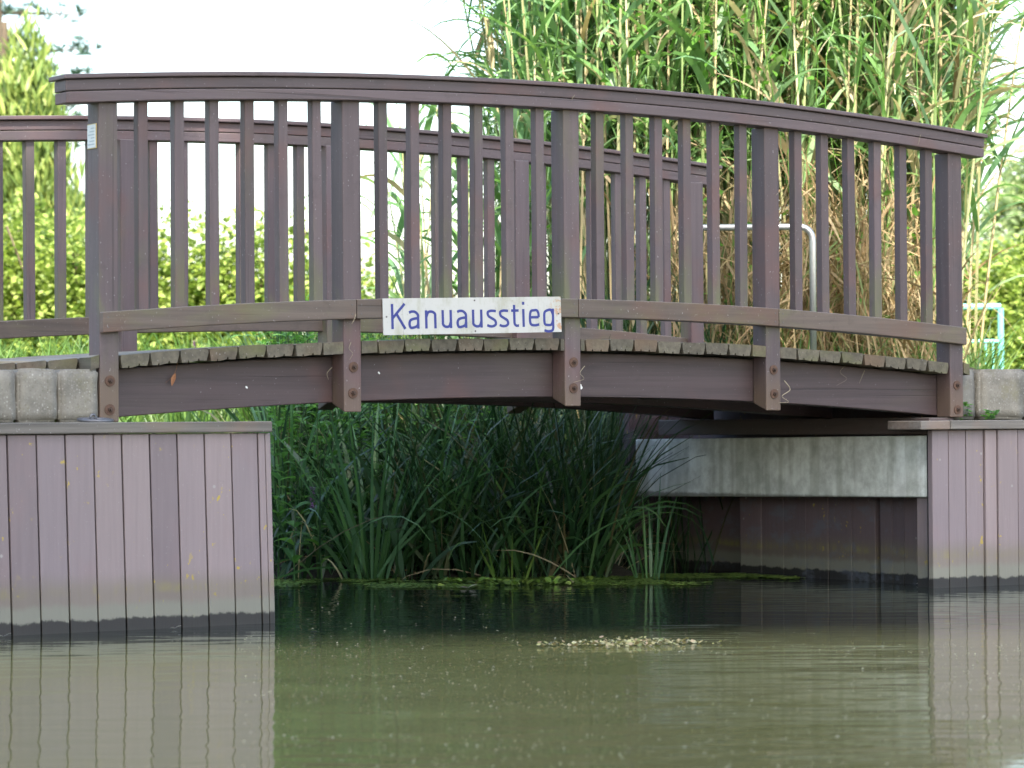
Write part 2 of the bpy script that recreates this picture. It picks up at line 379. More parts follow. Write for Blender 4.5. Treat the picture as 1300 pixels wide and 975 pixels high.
ys = axis_pts([.15*i-3 for i in range(70)]+[-.11,-.09,.04,.06,.11,.13,-.21,-.19], -500, 1200)
g = MB()
for y in ys:
    for x in xs:
        z = terrain(x, y)
        if y > .3 and z > 0: z += .04*mnoise.noise(Vector((x*1.3, y*1.3, 0)))
        g.v.append((x, y, z))
nx = len(xs)
for j in range(len(ys)-1):
    for i in range(nx-1): g.f.append((j*nx+i, j*nx+i+1, (j+1)*nx+i+1, (j+1)*nx+i)); g.m.append(0)
tag(obj('ground', g, GROUND), kind='structure')
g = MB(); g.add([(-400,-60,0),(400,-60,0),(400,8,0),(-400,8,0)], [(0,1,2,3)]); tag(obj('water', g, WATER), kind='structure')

# ------------------------------------------------------------------ the footbridge
S = 1.1; WO = 2.063                       # post spacing, outer face of the far posts
def arch(z0, a=.0222): return lambda x: z0 - a*((x-.0)/S-2)**2
deck_t = arch(1.136); deck_b = lambda x: deck_t(x)-.052
top_t = arch(2.2246, .0219); low_t = arch(1.3056, .0224); beam_b = arch(.8888, .0219)
def off(f, d): return lambda x: f(x)+d
bridge = thing('footbridge', 'arched brown wooden footbridge with baluster railings across the inlet', 'footbridge', (2.24, 1.03, .8))
PW = .083
for side in (0, 1):
    def Y(a, b):                          # a..b measured inwards from the outer post face
        return (a, b) if side == 0 else (WO-b, WO-a)
    for i in range(5):
        x = i*S; m = MB()
        ztop = top_t(x+.04)-.108
        zb = [.792, .826, .847, .825, .792][i]
        y0, y1 = Y(0, .095); b2 = zb+(.035 if 0 < i < 4 else .0)
        x1 = x+PW
        zf, zk = (zb, b2) if side == 0 else (b2, zb)
        m.add([(x,y0,zf),(x1,y0,zf),(x1,y1,zk),(x,y1,zk),(x,y0,ztop),(x1,y0,ztop),(x1,y1,ztop),(x,y1,ztop)],
              [(0,3,2,1),(4,5,6,7),(0,1,5,4),(1,2,6,5),(2,3,7,6),(3,0,4,7)])
        p = obj('post', m, W_Z, bridge, .005)
        zs = [(.951,.840),(1.010,.904),(1.036,.925),(1.008,.901),(.941,.827)][i]
        for z in zs:
            for o_ in ('bolt',):
                yb = 0 if side == 0 else WO; sg = -1 if side == 0 else 1
                jx = x+.044+RND.uniform(-.003,.003)
                mb = MB(); a, b = sorted((yb, yb+sg*.004)); mb.disc((jx, z), .0215, a, b, 20, 0)
                a, b = sorted((yb+sg*.0042, yb+sg*.010)); mb.disc((jx, z), .010, a, b, 6, 1)
                a, b = sorted((yb+sg*.0102, yb+sg*.020)); mb.disc((jx, z), .0055, a, b, 10, 1)
                obj('bolt', mb, [RUST, RUST2], p)
    for i in range(4):
        for k in range(1, 7):
            xc = i*S + PW/2 + k*S/7; jit = RND.uniform(-.003,.003); y0, y1 = Y(.006, .048); m = MB()
            zb = low_t(xc)-.06; zt = top_t(xc)-.106; h = .0215; tw = RND.uniform(-.002,.002)
            m.add([(xc-h+jit,y0,zb),(xc+h+jit,y0,zb),(xc+h+jit,y1,zb),(xc-h+jit,y1,zb),(xc-h+tw,y0,zt),(xc+h+tw,y0,zt),(xc+h+tw,y1,zt),(xc-h+tw,y1,zt)],
                  [(0,3,2,1),(4,5,6,7),(0,1,5,4),(1,2,6,5),(2,3,7,6),(3,0,4,7)])
            obj('baluster', m, W_Z, bridge, .004)
    # handrail: cap over two boards
    y0, y1 = Y(-.045, .098); m = MB(); m.bar(-.165, 4.612, y0, y1, off(top_t, -.018), top_t, 40); obj('rail_cap', m, W_X, bridge, .004)
    y0, y1 = Y(-.030, .072); m = MB(); m.bar(-.153, 4.602, y0, y1, off(top_t, -.0635), off(top_t, -.0205), 40); obj('upper_rail', m, W_X, bridge, .004)
    m = MB(); m.bar(-.150, 4.600, y0, y1, off(top_t, -.110), off(top_t, -.0665), 40); obj('upper_rail', m, W_X, bridge, .004)
    # lower rail in four lengths
    cuts = [.0, 1.145, 2.252, 3.352, 4.482]
    for a, b in zip(cuts[:-1], cuts[1:]):
        y0, y1 = Y(-.030, .052); m = MB(); m.bar(a+.0012, b-.0012, y0, y1, off(low_t, -.080), low_t, 12)
        q = obj('lower_rail', m, W_LOW, bridge, .004)
        if side == 0:
            for xx in (a+.022, b-.022):
                for dz in (-.022, -.06): mb = MB(); mb.disc((xx, low_t(xx)+dz), .0035, -.0312, -.0285, 8); obj('screw', mb, SCREW, q)
# deck planks
px_ = -.43; k = 0
while px_ < 4.62:
    w_ = .1235; x0, x1 = px_+.0, px_+w_; zt0, zt1 = deck_t(x0), deck_t(x1)
    inpost = False
    ya = 0.002+RND.uniform(-.003,.004); yb = WO-.002+RND.uniform(-.004,.003)
    if x1 < 0 or x0 > 4.49: ya += .10 ; yb -= .1
    dz = RND.uniform(-.003,.003); t = .050; c = .009
    prof = [(x0+c*.6,zt0-t),(x0+.030,zt0-t),(x0+.032,zt0-t+.008),(x0+.036,zt0-t+.008),(x0+.038,zt0-t),(x0+w_*.5+.014,zt1-t),(x0+w_*.5+.016,zt1-t+.008),(x0+w_*.5+.02,zt1-t+.008),(x0+w_*.5+.022,zt1-t),(x1-c,zt1-t),(x1,zt1-.018),(x1-.001,zt1-.003),(x1-.005,zt1),(x0+.004,zt0),(x0,zt0-.004),(x0,zt0-.018)]
    # notch the plank round a post when they meet
    segs = [(ya, yb)]
    pieces = []
    lo, hi = x0, x1
    cut = None
    for i in range(5):
        if x1 > i*S-.001 and x0 < i*S+PW+.001: cut = (i*S, i*S+PW)
    n_ = len(prof)
    def slab(m, pr, y0, y1):
        vs = [(x, y0, z+dz) for x, z in pr]+[(x, y1, z+dz) for x, z in pr]; q = len(pr)
        m.add(vs, [tuple(range(q)), tuple(range(q, 2*q))[::-1]]+[(j, q+j, q+(j+1)%q, (j+1)%q) for j in range(q)])
    m = MB()
    if cut is None: slab(m, prof, ya, yb)
    else:
        slab(m, prof, .097, WO-.097)
        for a, b in ((x0, min(x1, cut[0]-.002)), (max(x0, cut[1]+.002), x1)):
            if b-a > .012:
                pr = [(a,zt0-t+.0005),(b,zt1-t+.0005),(b,zt1),(a,zt0)]
                slab(m, pr, ya, .0968); slab(m, pr, WO-.0968, yb)
    obj('deck_plank', m, W_DECK, bridge)
    px_ += .1305; k += 1
# arched beams
for y0, y1, d in ((.097, .19, 0.), (.93, 1.06, -.008), (WO-.19, WO-.097, -.006)):
    m = MB(); m.bar(.0 if d == 0 else -.1, 4.47, y0, y1, off(beam_b, d), off(deck_b, -.006), 40); obj('beam', m, W_BEAM, bridge, .004)
for xc in (1.1+.04, 3.3+.04):                       # cross braces under the beams
    m = MB(); m.box(xc-.05, xc+.05, .191, WO-.191, beam_b(xc)+.02, beam_b(xc)+.13); obj('cross_brace', m, W_Y, bridge, .004)

# ------------------------------------------------------------------ signs
sign = thing('sign_board', 'long white sign board lettered Kanuausstieg in blue on the lower rail', 'sign', (1.71, -.034, 1.22))
ang = math.atan2(.0235, .89)
def tilt(x, z): return (1.268+(x)*cos(ang)-z*sin(ang), 1.140+x*sin(ang)+z*cos(ang))
def splate(a, b):
    m = MB(); y0, y1 = -.0365, -.0325
    q = [tilt(a,0), tilt(b,0), tilt(b,.150), tilt(a,.150)]
    m.add([(x,y0,z) for x,z in q]+[(x,y1,z) for x,z in q], [(0,1,2,3),(7,6,5,4),(0,4,5,1),(1,5,6,2),(2,6,7,3),(3,7,4,0)]); return m
for a, b in ((0,.0955),(.0965,.7735),(.7741,.890)): obj('panel', splate(a, b), SIGN, sign)
def cr(pts, n=7):
    q = [Vector(p).to_3d() for p in pts]
    if len(q) == 2: return [(v.x, v.y) for v in q]
    q = [2*q[0]-q[1]]+q+[2*q[-1]-q[-2]]; out = []
    for i in range(1, len(q)-2):
        a, b, c, d = q[i-1:i+3]
        for k in range(n): t = k/n; v = .5*((2*b)+(c-a)*t+(2*a-5*b+4*c-d)*t*t+(3*b-a-3*c+d)*t**3); out.append((v.x, v.y))
    return out+[(q[-2].x, q[-2].y)]
CH, XH, TK = .1035, .0755, .0122
def glyph(ch, w):
    t, x, H, h = TK, XH, CH, TK/2
    return {'K': [[(h,0),(h,H)], [(h+.001,.43*H),(w-h,H)], [(.36*w,.60*H),(w-h*.9,0)]],
     'a': [[(.10*w,.88*x),(.30*w,x-h*.8),(.62*w,x-h),(w-h-.001,.76*x),(w-h,.55*x),(w-h,0)], [(w-h,.57*x),(.55*w,.55*x),(.22*w,.47*x),(h,.27*x),(.22*w,.07*x),(.5*w,h*.9),(.8*w,.16*x),(w-h,.34*x)]],
     'n': [[(h,0),(h,x)], [(h,.62*x),(.28*w,.88*x),(.60*w,x-h),(w-h-.001,.80*x),(w-h,.58*x),(w-h,0)]],
     'u': [[(w-h,x),(w-h,0)], [(w-h,.38*x),(.72*w,.12*x),(.40*w,h),(h+.001,.20*x),(h,.42*x),(h,x)]],
     's': [[(.93*w,.90*x),(.70*w,x-h),(.38*w,x-h),(.12*w,.84*x),(.18*w,.64*x),(.5*w,.51*x),(.82*w,.38*x),(w-h*.9,.19*x),(.68*w,h),(.35*w,h*.8),(.03*w,.13*x)]],
     't': [[(.40*w,.90*H),(.40*w,.45*x),(.42*w,.20*x),(.62*w,h),(.98*w,.08*x)], [(0,x-h),(.97*w,x-h)]],
     'i': [[(w/2,0),(w/2,x)], [(w/2,.90*H),(w/2,.90*H+TK*1.05)]],
     'e': [[(h*1.2,.53*x),(w-h,.53*x)], [(w-h,.53*x),(w-h-.001,.74*x),(.74*w,.95*x-h*.5),(.50*w,x-h),(.20*w,.86*x),(h,.50*x),(.17*w,.16*x),(.50*w,h),(.93*w,.12*x)]],
     'g': [[(w-h,.66*x),(.72*w,.92*x),(.46*w,x-h),(.15*w,.80*x),(h,.48*x),(.15*w,.15*x),(.46*w,h),(.75*w,.12*x),(w-h,.36*x)], [(w-h,x),(w-h,.10*x),(w-h,-.06*x),(.80*w,-.22*x),(.45*w,-.27*x),(.08*w,-.21*x)]]}[ch]
spans = [('K',112,208),('a',220,292),('n',328,402),('u',435,503),('a',530,602),('u',633,703),('s',730,797),('s',812,878),('t',893,945),('i',965,985),('e',1010,1085),('g',1107,1182)]
for ch, sa, sb in spans:
    k_ = .815/1070; x_0 = .038+(sa-112)*k_; w_ = (sb-sa)*k_; lm = MB()
    for si, st_ in enumerate(glyph(ch, w_)):
        pts = cr(st_); y_ = -.0371-.0003*si; n_ = len(pts); L_, R2 = [], []
        for i, (px_, pz_) in enumerate(pts):
            a_ = pts[max(i-1,0)]; b_ = pts[min(i+1,n_-1)]; dx_, dz_ = b_[0]-a_[0], b_[1]-a_[1]; q_ = math.hypot(dx_, dz_); nx_, nz_ = -dz_/q_*TK/2, dx_/q_*TK/2*.9
            L_.append(tilt(x_0+px_+nx_, .024+pz_+nz_)); R2.append(tilt(x_0+px_-nx_, .024+pz_-nz_))
        vs = [(X, y_, Z) for X, Z in L_]+[(X, y_, Z) for X, Z in R2]
        lm.add(vs, [(i, i+1, n_+i+1, n_+i) for i in range(n_-1)])
    obj('letter', lm, BLUE, sign)
for a, b in ((.016,.075),(.450,.138),(.450,.010),(.876,.078)): m = MB(); X, Z = tilt(a, b); m.disc((X, Z), .0038, -.0385, -.0363, 10); obj('screw', m, SCREW, sign)
# small inspection plate on the left face of the first post
pl = thing('small_plate', 'small white plate of faded print with a yellowed rim on the leftmost near post', 'plate', (-.002, .04, 1.9))
m = MB(); m.box(-.0035, -.0005, .014, .088, 1.852, 1.948); obj('backing', m, BRASS, pl)
m = MB(); m.box(-.0055, -.0037, .017, .085, 1.855, 1.945); obj('face', m, PAPER, pl)
m = MB()
for i in range(6): m.box(-.0062, -.0056, .024, .078-.012*(i%3), 1.866+i*.0125, 1.870+i*.0125)
obj('printed_lines', m, PRINT, pl)

# ------------------------------------------------------------------ quay walls
lw = thing('quay_wall', 'lavender plank quay wall with yellow lichen, left of the inlet', 'quay wall', (-1.5, -.19, 0))
edges = [.615]; 
x = .580
edges.append(x)
while x > -4.6: x -= .1185; edges.append(x)
for i in range(len(edges)-1):
    b, a = edges[i], edges[i+1]; m = MB(); e = .0030; dy = RND.uniform(-.0015,.0015)
    # planks lean a touch outward at the foot
    x0, x1 = a+e, b-e; y0 = -.205+dy; y1 = -.172
    fl = .030; m.add([(x0+fl,y0,-.5),(x1+fl,y0,-.5),(x1+fl,y1,-.5),(x0+fl,y1,-.5),(x0,y0,.745),(x1,y0,.745),(x1,y1,.745),(x0,y1,.745)],
          [(0,3,2,1),(4,5,6,7),(0,1,5,4),(1,2,6,5),(2,3,7,6),(3,0,4,7)])
    obj('plank', m, WALL, lw, .0025)
m = MB(); m.add([(.616+fl,-.2,-.5),(.640+fl,-.2,-.5),(.640+fl,-.165,-.5),(.616+fl,-.165,-.5),(.616,-.2,.745),(.640,-.2,.745),(.640,-.165,.745),(.616,-.165,.745)], [(0,3,2,1),(4,5,6,7),(0,1,5,4),(1,2,6,5),(2,3,7,6),(3,0,4,7)]); obj('corner_strip', m, WALL, lw, .003)
m = MB()
yy = -.163
while yy < 3.6: m.box(.605, .632, yy, yy+.115, -.5, .745); yy += .1185
obj('return_face', m, WALL, lw, .002)
m = MB(); m.box(-4.8, .600, -.170, -.150, -.5, .74); obj('backing', m, DIRTM, lw)
m = MB(); m.box(-4.8, .636, -.226, .10, .748, .791); obj('cap', m, W_CAP, lw, .005)
rw = thing('quay_wall', 'lavender plank quay wall beside the concrete block, right of the inlet', 'quay wall', (4.8, -.03, 0))
ed = [4.256,4.359,4.467,4.578,4.652]; x = 4.652
while x < 9.5: x += .128; ed.append(x)
for i in range(len(ed)-1):
    a, b = ed[i], ed[i+1]; m = MB(); y0 = -.03 - (.012 if i == 3 else 0) - (.02 if i > 3 else 0) + RND.uniform(-.002,.002)
    m.box(a+.0022, b-.0022, y0, y0+.032, -.5, .732); obj('plank', m, WALL, rw, .003)
m = MB(); m.box(4.27, 9.5, .004, .022, -.5, .73); obj('backing', m, DIRTM, rw)
m = MB(); m.box(4.150, 4.330, -.075, .16, .735, .776); obj('cap', m, W_CAP, rw, .005)
m = MB(); m.box(4.333, 9.5, -.078, .16, .735, .777); obj('cap', m, W_CAP, rw, .005)
# planked abutment face that runs back under the bridge
ab = thing('abutment_wall', 'dark stained plank wall under the concrete beam, its foot in the water', 'wall', (4.5, 1.2, 0))
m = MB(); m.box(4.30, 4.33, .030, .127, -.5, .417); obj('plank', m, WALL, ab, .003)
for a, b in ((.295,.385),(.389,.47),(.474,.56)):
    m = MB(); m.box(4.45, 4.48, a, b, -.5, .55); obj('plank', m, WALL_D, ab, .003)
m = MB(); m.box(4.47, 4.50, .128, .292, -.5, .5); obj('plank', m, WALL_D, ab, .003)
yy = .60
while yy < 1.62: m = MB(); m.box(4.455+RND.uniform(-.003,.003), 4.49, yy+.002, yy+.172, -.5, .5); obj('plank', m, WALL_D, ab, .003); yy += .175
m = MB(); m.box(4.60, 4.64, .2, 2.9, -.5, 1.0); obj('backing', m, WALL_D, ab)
m = MB(); m.box(4.34, 4.74, 2.44, 2.49, -.3, 1.0); obj('dark_infill', m, WALL_D, ab, .003)  # added dark board, closes off the bright ground seen under the bridge
cb = MB()
cb.add([(4.27,.012,.420),(4.62,.012,.420),(4.62,2.292,.390),(4.27,2.292,.390),(4.27,.012,.708),(4.62,.012,.708),(4.62,2.292,.690),(4.27,2.292,.690)],
       [(0,3,2,1),(4,5,6,7),(0,1,5,4),(1,2,6,5),(2,3,7,6),(3,0,4,7)])
tag(obj('concrete_beam', cb, C_BEAM, bevel=.008), 'pale streaked concrete beam carrying the right end of the footbridge', 'beam')
m = MB(); m.box(4.285, 4.44, .02, 2.11, .712, .790); tag(obj('bearing_timber', m, W_Y, bevel=.005), 'brown timber sleeper lying on top of the streaked concrete beam', 'timber')
# left abutment
m = MB(); m.box(-.35, .10, .12, 2.3, .5, .79); tag(obj('abutment_block', m, C_PLAIN, bevel=.01), 'grey concrete block under the left end of the footbridge', 'block')

# ------------------------------------------------------------------ concrete edging blocks
def block(x0, x1, y0, y1, z0, z1, mat, label, seed):
    bm = bmesh.new(); bmesh.ops.create_cube(bm, size=1)
    bmesh.ops.bevel(bm, geom=bm.edges[:]+bm.verts[:], offset=.06, segments=3, affect='EDGES')
    bmesh.ops.subdivide_edges(bm, edges=[e for e in bm.edges if e.calc_length() > .3], cuts=5, use_grid_fill=True)
    cx, cy, cz = (x0+x1)/2, (y0+y1)/2, (z0+z1)/2
    for v in bm.verts:
        p = Vector((v.co.x*(x1-x0), v.co.y*(y1-y0), v.co.z*(z1-z0)))
        p += v.co.normalized()*.006*mnoise.noise(p*14+Vector((seed,0,0))); v.co = p+Vector((cx,cy,cz))
    me = bpy.data.meshes.new('edging_block'); bm.to_mesh(me); bm.free(); me.materials.append(mat)
    o = bpy.data.objects.new('edging_block', me); COL.objects.link(o)
    for p in me.polygons: p.use_smooth = True
    return tag(o, label, 'concrete block', 'upright concrete blocks edging the bank')
labs = ['rough upright concrete block touching the leftmost near bridge post', 'rough upright concrete block, second from the leftmost near bridge post',
        'rough upright concrete block cut by the left edge of the photo']
x = -.004
for i in range(4):
    lb = labs[i] if i < 3 else 'rough upright concrete block just beyond the left edge of the photo'
    block(x-.168, x, .0, .14, .792, .998-.004*i+RND.uniform(-.003,.003), C_AGG, lb, i*3.1); x -= .1735
x = 4.475
rl = ['smooth grey concrete block behind the rightmost near bridge post', 'pebbly concrete block at the right edge of the photo above the quay wall']
for i in range(3):
    wd = .135 if i == 0 else .30
    block(x, x+wd-.004, .03 if i else .05, .17, .78, 1.018, C_PLAIN if i == 0 else C_AGG, rl[i] if i < 2 else 'pebbly concrete block just beyond the right edge of the photo', 50+i*2.3); x += wd
pb = MB()
for i in range(14): 
    xx = -.42-.2*i; yy = .16
    for j in range(8): pb.box(xx-.196, xx, yy+j*.105, yy+j*.105+.1, .93, 1.012+RND.uniform(-.004,.004))
obj_p = tag(obj('path', pb, plain('red_grey_paver', (.20,.15,.125), .85, 0, .35, 14), bevel=.004), kind='structure')
m = MB(); m.box(-.42, -.012, .145, .30, .96, 1.030); tag(obj('kerb_board', m, wood('raw_weathered_board', (.23,.20,.15), 0, .2, .8, .9, .8), bevel=.006), 'weathered board behind the concrete blocks at the left bridge end', 'board')

# mooring ring
ring = thing('mooring_ring', 'grey iron mooring ring lying on the left wall cap', 'ring', (-.08, -.12, .80))
m = MB(); m.tube([(-.085+.064*cos(a), -.13+.064*sin(a), .800+.0045*sin(a)) for a in [2*pi*i/28 for i in range(29)]], .0065, 8, cap=False); obj('loop', m, IRON, ring, smooth=True)
m = MB(); m.tube([(-.072+.012*cos(a), -.085, .805+.016*sin(a)) for a in [-.3+ (pi+.6)*i/12 for i in range(13)]], .005, 8); obj('eye', m, IRON, ring, smooth=True)

# ------------------------------------------------------------------ handrail pipe and gate
X1, Y1 = ground_at(880, 16.4); X2, Y2 = ground_at(1033, 16.4)
hr = thing('pipe_handrail', 'galvanised pipe handrail with a bent end beyond the right bridge end', 'handrail', (X2, Y2, .9))
def lerp(t): return X1+(X2-X1)*t, Y1+(Y2-Y1)*t
pts = [(*lerp(0), 1.815)]+[(*lerp(.1*i), 1.815) for i in range(1, 10)]
for i in range(1, 8):
    a = pi/2*i/7; pts.append((*lerp(.9+.1*sin(a)), 1.815-.07*(1-cos(a))))
pts.append((X2, Y2, .85)); m = MB(); m.tube(pts, .018, 12); obj('rail', m, GALV, hr, smooth=True)
m = MB(); m.tube([(*lerp(.02), 1.81),(*lerp(.02), .85)], .02, 12); obj('upright', m, GALV, hr, smooth=True)
gt = thing('metal_gate', 'turquoise tubular metal gate in front of the right hand bushes', 'gate', (*ground_at(1240, 21), .77))
def gp(px, y): return (*ground_at(px, 21.), .77+(540-y)/FPX*21)
m = MB(); m.tube([gp(1150,394), gp(1271,394)], .022, 8); m.tube([gp(1150,438), gp(1271,438)], .014, 8); m.tube([gp(1271,396), gp(1271,545)], .022, 8); m.tube([gp(1150,396), gp(1150,545)], .022, 8); obj('frame', m, TURQ, gt)
for q in (1163,1176,1189,1202,1214,1226,1239,1252,1261): m = MB(); m.tube([gp(q,438), gp(q,540)], .009, 6); obj('bar', m, TURQ, gt)

# ------------------------------------------------------------------ plants by the water
def blades(m, n, px, D, zf, L, wd, el, droop, rnd, mi=0, nseg=5, az=None, thin=0):
    for _ in range(n):
        p, d = rnd.uniform(*px), rnd.uniform(*D)
        if thin and p < 490 and d < 17.6 and rnd.random() < thin: continue
        x, y = ground_at(p, d); z = zf(x, y)
        m.blade((x, y, z), rnd.uniform(0, 2*pi) if az is None else rnd.uniform(*az), rnd.uniform(*el), rnd.uniform(*L), rnd.uniform(*wd), rnd.uniform(*droop), nseg, rnd.uniform(-1.2, 1.2), mi)
def tz(x, y): return max(0., terrain(x, y))-.03
r = random.Random(11)
m = MB()
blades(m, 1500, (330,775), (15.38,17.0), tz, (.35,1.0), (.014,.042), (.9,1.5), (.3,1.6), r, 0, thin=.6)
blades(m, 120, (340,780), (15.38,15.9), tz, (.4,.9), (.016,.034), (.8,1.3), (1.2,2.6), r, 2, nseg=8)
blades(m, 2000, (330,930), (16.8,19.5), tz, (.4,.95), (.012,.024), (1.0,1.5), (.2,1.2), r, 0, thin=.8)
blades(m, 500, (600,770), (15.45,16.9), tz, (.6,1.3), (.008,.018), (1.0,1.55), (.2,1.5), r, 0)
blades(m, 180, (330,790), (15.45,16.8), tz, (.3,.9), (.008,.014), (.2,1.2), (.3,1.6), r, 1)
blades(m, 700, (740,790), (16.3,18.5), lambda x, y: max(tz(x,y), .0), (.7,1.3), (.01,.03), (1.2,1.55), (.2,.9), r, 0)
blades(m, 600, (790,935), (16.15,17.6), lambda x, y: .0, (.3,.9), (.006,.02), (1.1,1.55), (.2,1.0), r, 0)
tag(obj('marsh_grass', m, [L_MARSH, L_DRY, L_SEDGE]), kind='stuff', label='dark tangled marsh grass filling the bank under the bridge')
m = MB()
blades(m, 5200, (-60,620), (17.4,21), tz, (.35,.75), (.008,.02), (1.0,1.5), (.2,1.3), r, 0)
blades(m, 2500, (560,1260), (16.6,19), tz, (.25,.6), (.008,.018), (.9,1.5), (.3,1.4), r, 0)
tag(obj('grass', m, L_GRASS), kind='stuff', label='bright green meadow grass on the bank behind the bridge')
sed = [(470,15.45,46,1.05,.034,1.42,'tall dark sedge clump with a fan of broad blades, left of centre under the bridge'),
       (368,15.9,26,1.0,.036,1.5,'broad bladed sedge clump close beside the left quay wall corner'),
       (550,15.7,26,1.0,.032,1.36,'sedge clump right of the tallest fan, its blades leaning right'),
       (648,15.35,13,.34,.016,1.35,'small yellow green sedge shoot in the duckweed'),
       (700,15.8,24,.85,.026,1.15,'sprawling sedge clump with bent blades near the middle of the bank'),
       (826,15.35,16,.50,.020,1.53,'slim green sedge clump left of the dark abutment wall')]
for px, D, n_, L, wd, el, lab in sed:
    x, y = ground_at(px, D); z = max(0, terrain(x,y)); t = thing('sedge_clump', lab, 'sedge', (x, y, z), 'sedge clumps at the water edge'); m = MB()
    for _ in range(n_):
        a = r.uniform(0, 2*pi); q = r.uniform(0,.10)
        m.blade((x+q*cos(a), y+q*sin(a), z-.02), a, el-r.uniform(0,.32), L*r.uniform(.55,1.12), wd*r.uniform(.6,1.15), r.uniform(.05,.9), 8, r.uniform(-1.,1.), 0)
    obj('blades', m, L_GRASS if px == 648 else L_SEDGE, t)
# long arching blade leaning over the water
m = MB()
for (px, D, a_, el, L, w_) in ((478,15.3,-.45,1.0,.95,.03),(476,15.35,-.5,.9,.7,.022),(350,15.2,-.55,.35,.45,.02),(640,15.3,-2.9,.9,.7,.018),(700,15.3,-.6,.9,.6,.016)):
    x, y = ground_at(px, D); m.blade((x,y,.02), a_, el, L, w_, 1.1, 10, .9)
tag(obj('arching_blades', m, L_SEDGE), 'long single sedge blades arching low over the duckweed', 'blade')
def herb(t, x, y, z0, h, rr, flower=False, leafL=.11):
    lean = (r.uniform(-.12,.12), r.uniform(-.12,.12)); st = MB(); lf = MB()
    pts = [(x+lean[0]*k*k*h, y+lean[1]*k*k*h, z0+h*k) for k in (0,.25,.5,.75,1)]
    st.tube(pts, [.005,.0045,.004,.003,.002], 5)
    nn = int(h/.075)
    for i in range(1, nn+1):
        k = i/nn; p = (x+lean[0]*k*k*h, y+lean[1]*k*k*h, z0+h*k); a0 = (i%2)*pi/2 + rr.uniform(-.4,.4)
        for s_ in (0, pi): lf.leaf(p, a0+s_, rr.uniform(.1,.8), leafL*rr.uniform(.7,1.2)*(1.1-.45*k), leafL*.28*rr.uniform(.8,1.2), rr.uniform(-.3,.3), 0, .25, rr.uniform(.4,1.2))
    return st, lf, pts[-1]
big_st, big_lf = MB(), MB()
for _ in range(330):
    px, D = r.choice([(r.uniform(340,470), r.uniform(15.6,17.6)), (r.uniform(340,480), r.uniform(16.6,18.0)), (r.uniform(330,560), r.uniform(16.8,18.5)), (r.uniform(340,620), r.uniform(16.0,17.5))]); x, y = ground_at(px, D)
    st, lf, tp = herb(None, x, y, max(0,terrain(x,y)), r.uniform(.45,.85), r)
    big_st.add(st.v, st.f); big_lf.add(lf.v, lf.f)
o = MB(); o.add(big_st.v, big_st.f, 0); o.add(big_lf.v, big_lf.f, 1)
tag(obj('bank_herbs', o, [L_MARSH, L_HERB]), kind='stuff', label='leafy green herbs crowding the bank beside the left quay wall')
hs = [(407,15.35,.42,True,'flowering loosestrife with one purple spike low beside the left quay wall'),(372,15.25,.36,False,'broad leaved herb shoot standing in the water by the left quay wall'),
      (430,15.5,.55,False,'taller leafy herb stem between the purple spike and the sedge fan'),(352,15.5,.5,False,'leafy herb shoot half hidden behind the left quay wall corner')]
for px, D, h, fl, lab in hs:
    x, y = ground_at(px, D); z = max(0, terrain(x,y)); t = thing('loosestrife_plant' if fl else 'leafy_herb', lab, 'plant', (x,y,z)); st, lf, tp = herb(None, x, y, z, h, r, leafL=.17 if not fl else .11)
    obj('stem', st, L_HERB, t); obj('leaves', lf, L_HERB, t)
    if fl:
        f = MB()
        for i in range(46): a = r.uniform(0,6.3); f.leaf((tp[0]+.004*cos(a), tp[1]+.004*sin(a), tp[2]-.06+.11*i/46), a, r.uniform(.1,.9), .018, .012, 0, 0)
        obj('flower_spike', f, L_FLOWER, t)
# purple flower spikes in the grass behind the deck
m = MB()
for _ in range(16):
    x, y = ground_at(r.uniform(200,620), r.uniform(17,18.5)); z = tz(x,y)+.3
    m.tube([(x,y,z-.3),(x+.02,y,z+.25)], .003, 4, 1)
    for i in range(30): a = r.uniform(0,6.3); m.leaf((x+.015, y, z+.12+.14*i/30), a, r.uniform(.1,.9), .02, .012, 0, 0)
tag(obj('wild_flowers', m, [L_FLOWER, L_GRASS]), kind='stuff', label='thin purple wild flower spikes among the grass behind the deck')

# ------------------------------------------------------------------ giant reeds
def reed_clump(lab, px, D, n_, H, lean_px, seed, leafn=19, group='giant reed clumps behind the bridge', dryf=.08, lw=.048, z0=.3):
    rr = random.Random(seed); cx_, cy_ = ground_at((px[0]+px[1])/2, (D[0]+D[1])/2)
    t = thing('giant_reed', lab, 'reeds', (cx_, cy_, .75), group); st, lf, dr = MB(), MB(), MB()
    for _ in range(n_):
        x, y = ground_at(rr.uniform(*px), rr.uniform(*D)); z = tz(x, y); h = rr.uniform(*H)
        ln = rr.gauss(0, .05)+rr.uniform(*lean_px); l2 = rr.gauss(0,.06)
        lx, ly = r0.x*ln + sin(YAW)*l2, r0.y*ln + cos(YAW)*l2
        def at(k): return (x+lx*h*(k+.5*k*k)*.7, y+ly*h*(k+.5*k*k)*.7, z+h*k)
        st.tube([at(k/5) for k in range(6)], [.0095,.009,.008,.0065,.005,.003], 4, rr.random() < .5 and 0 or 0, cap=False)
        a0 = rr.uniform(0, 2*pi)
        for i in range(leafn):
            k = z0+(1-z0)*(i+rr.random())/leafn; p = at(k); a = a0+(i%2)*pi+rr.gauss(0,.7)
            dry = rr.random() < dryf + (.35*max(0,.45-k))
            (dr if dry else lf).blade(p, a, rr.uniform(.7,1.35), rr.uniform(.4,.9), lw*rr.uniform(.45,1.15), rr.uniform(.5,2.9), 7, rr.uniform(-.9,.9), 0, .6)
    obj('stalks', st, L_STEM, t); obj('leaves', lf, L_REED, t)
    if dr.v: obj('dry_leaves', dr, L_DRY, t)
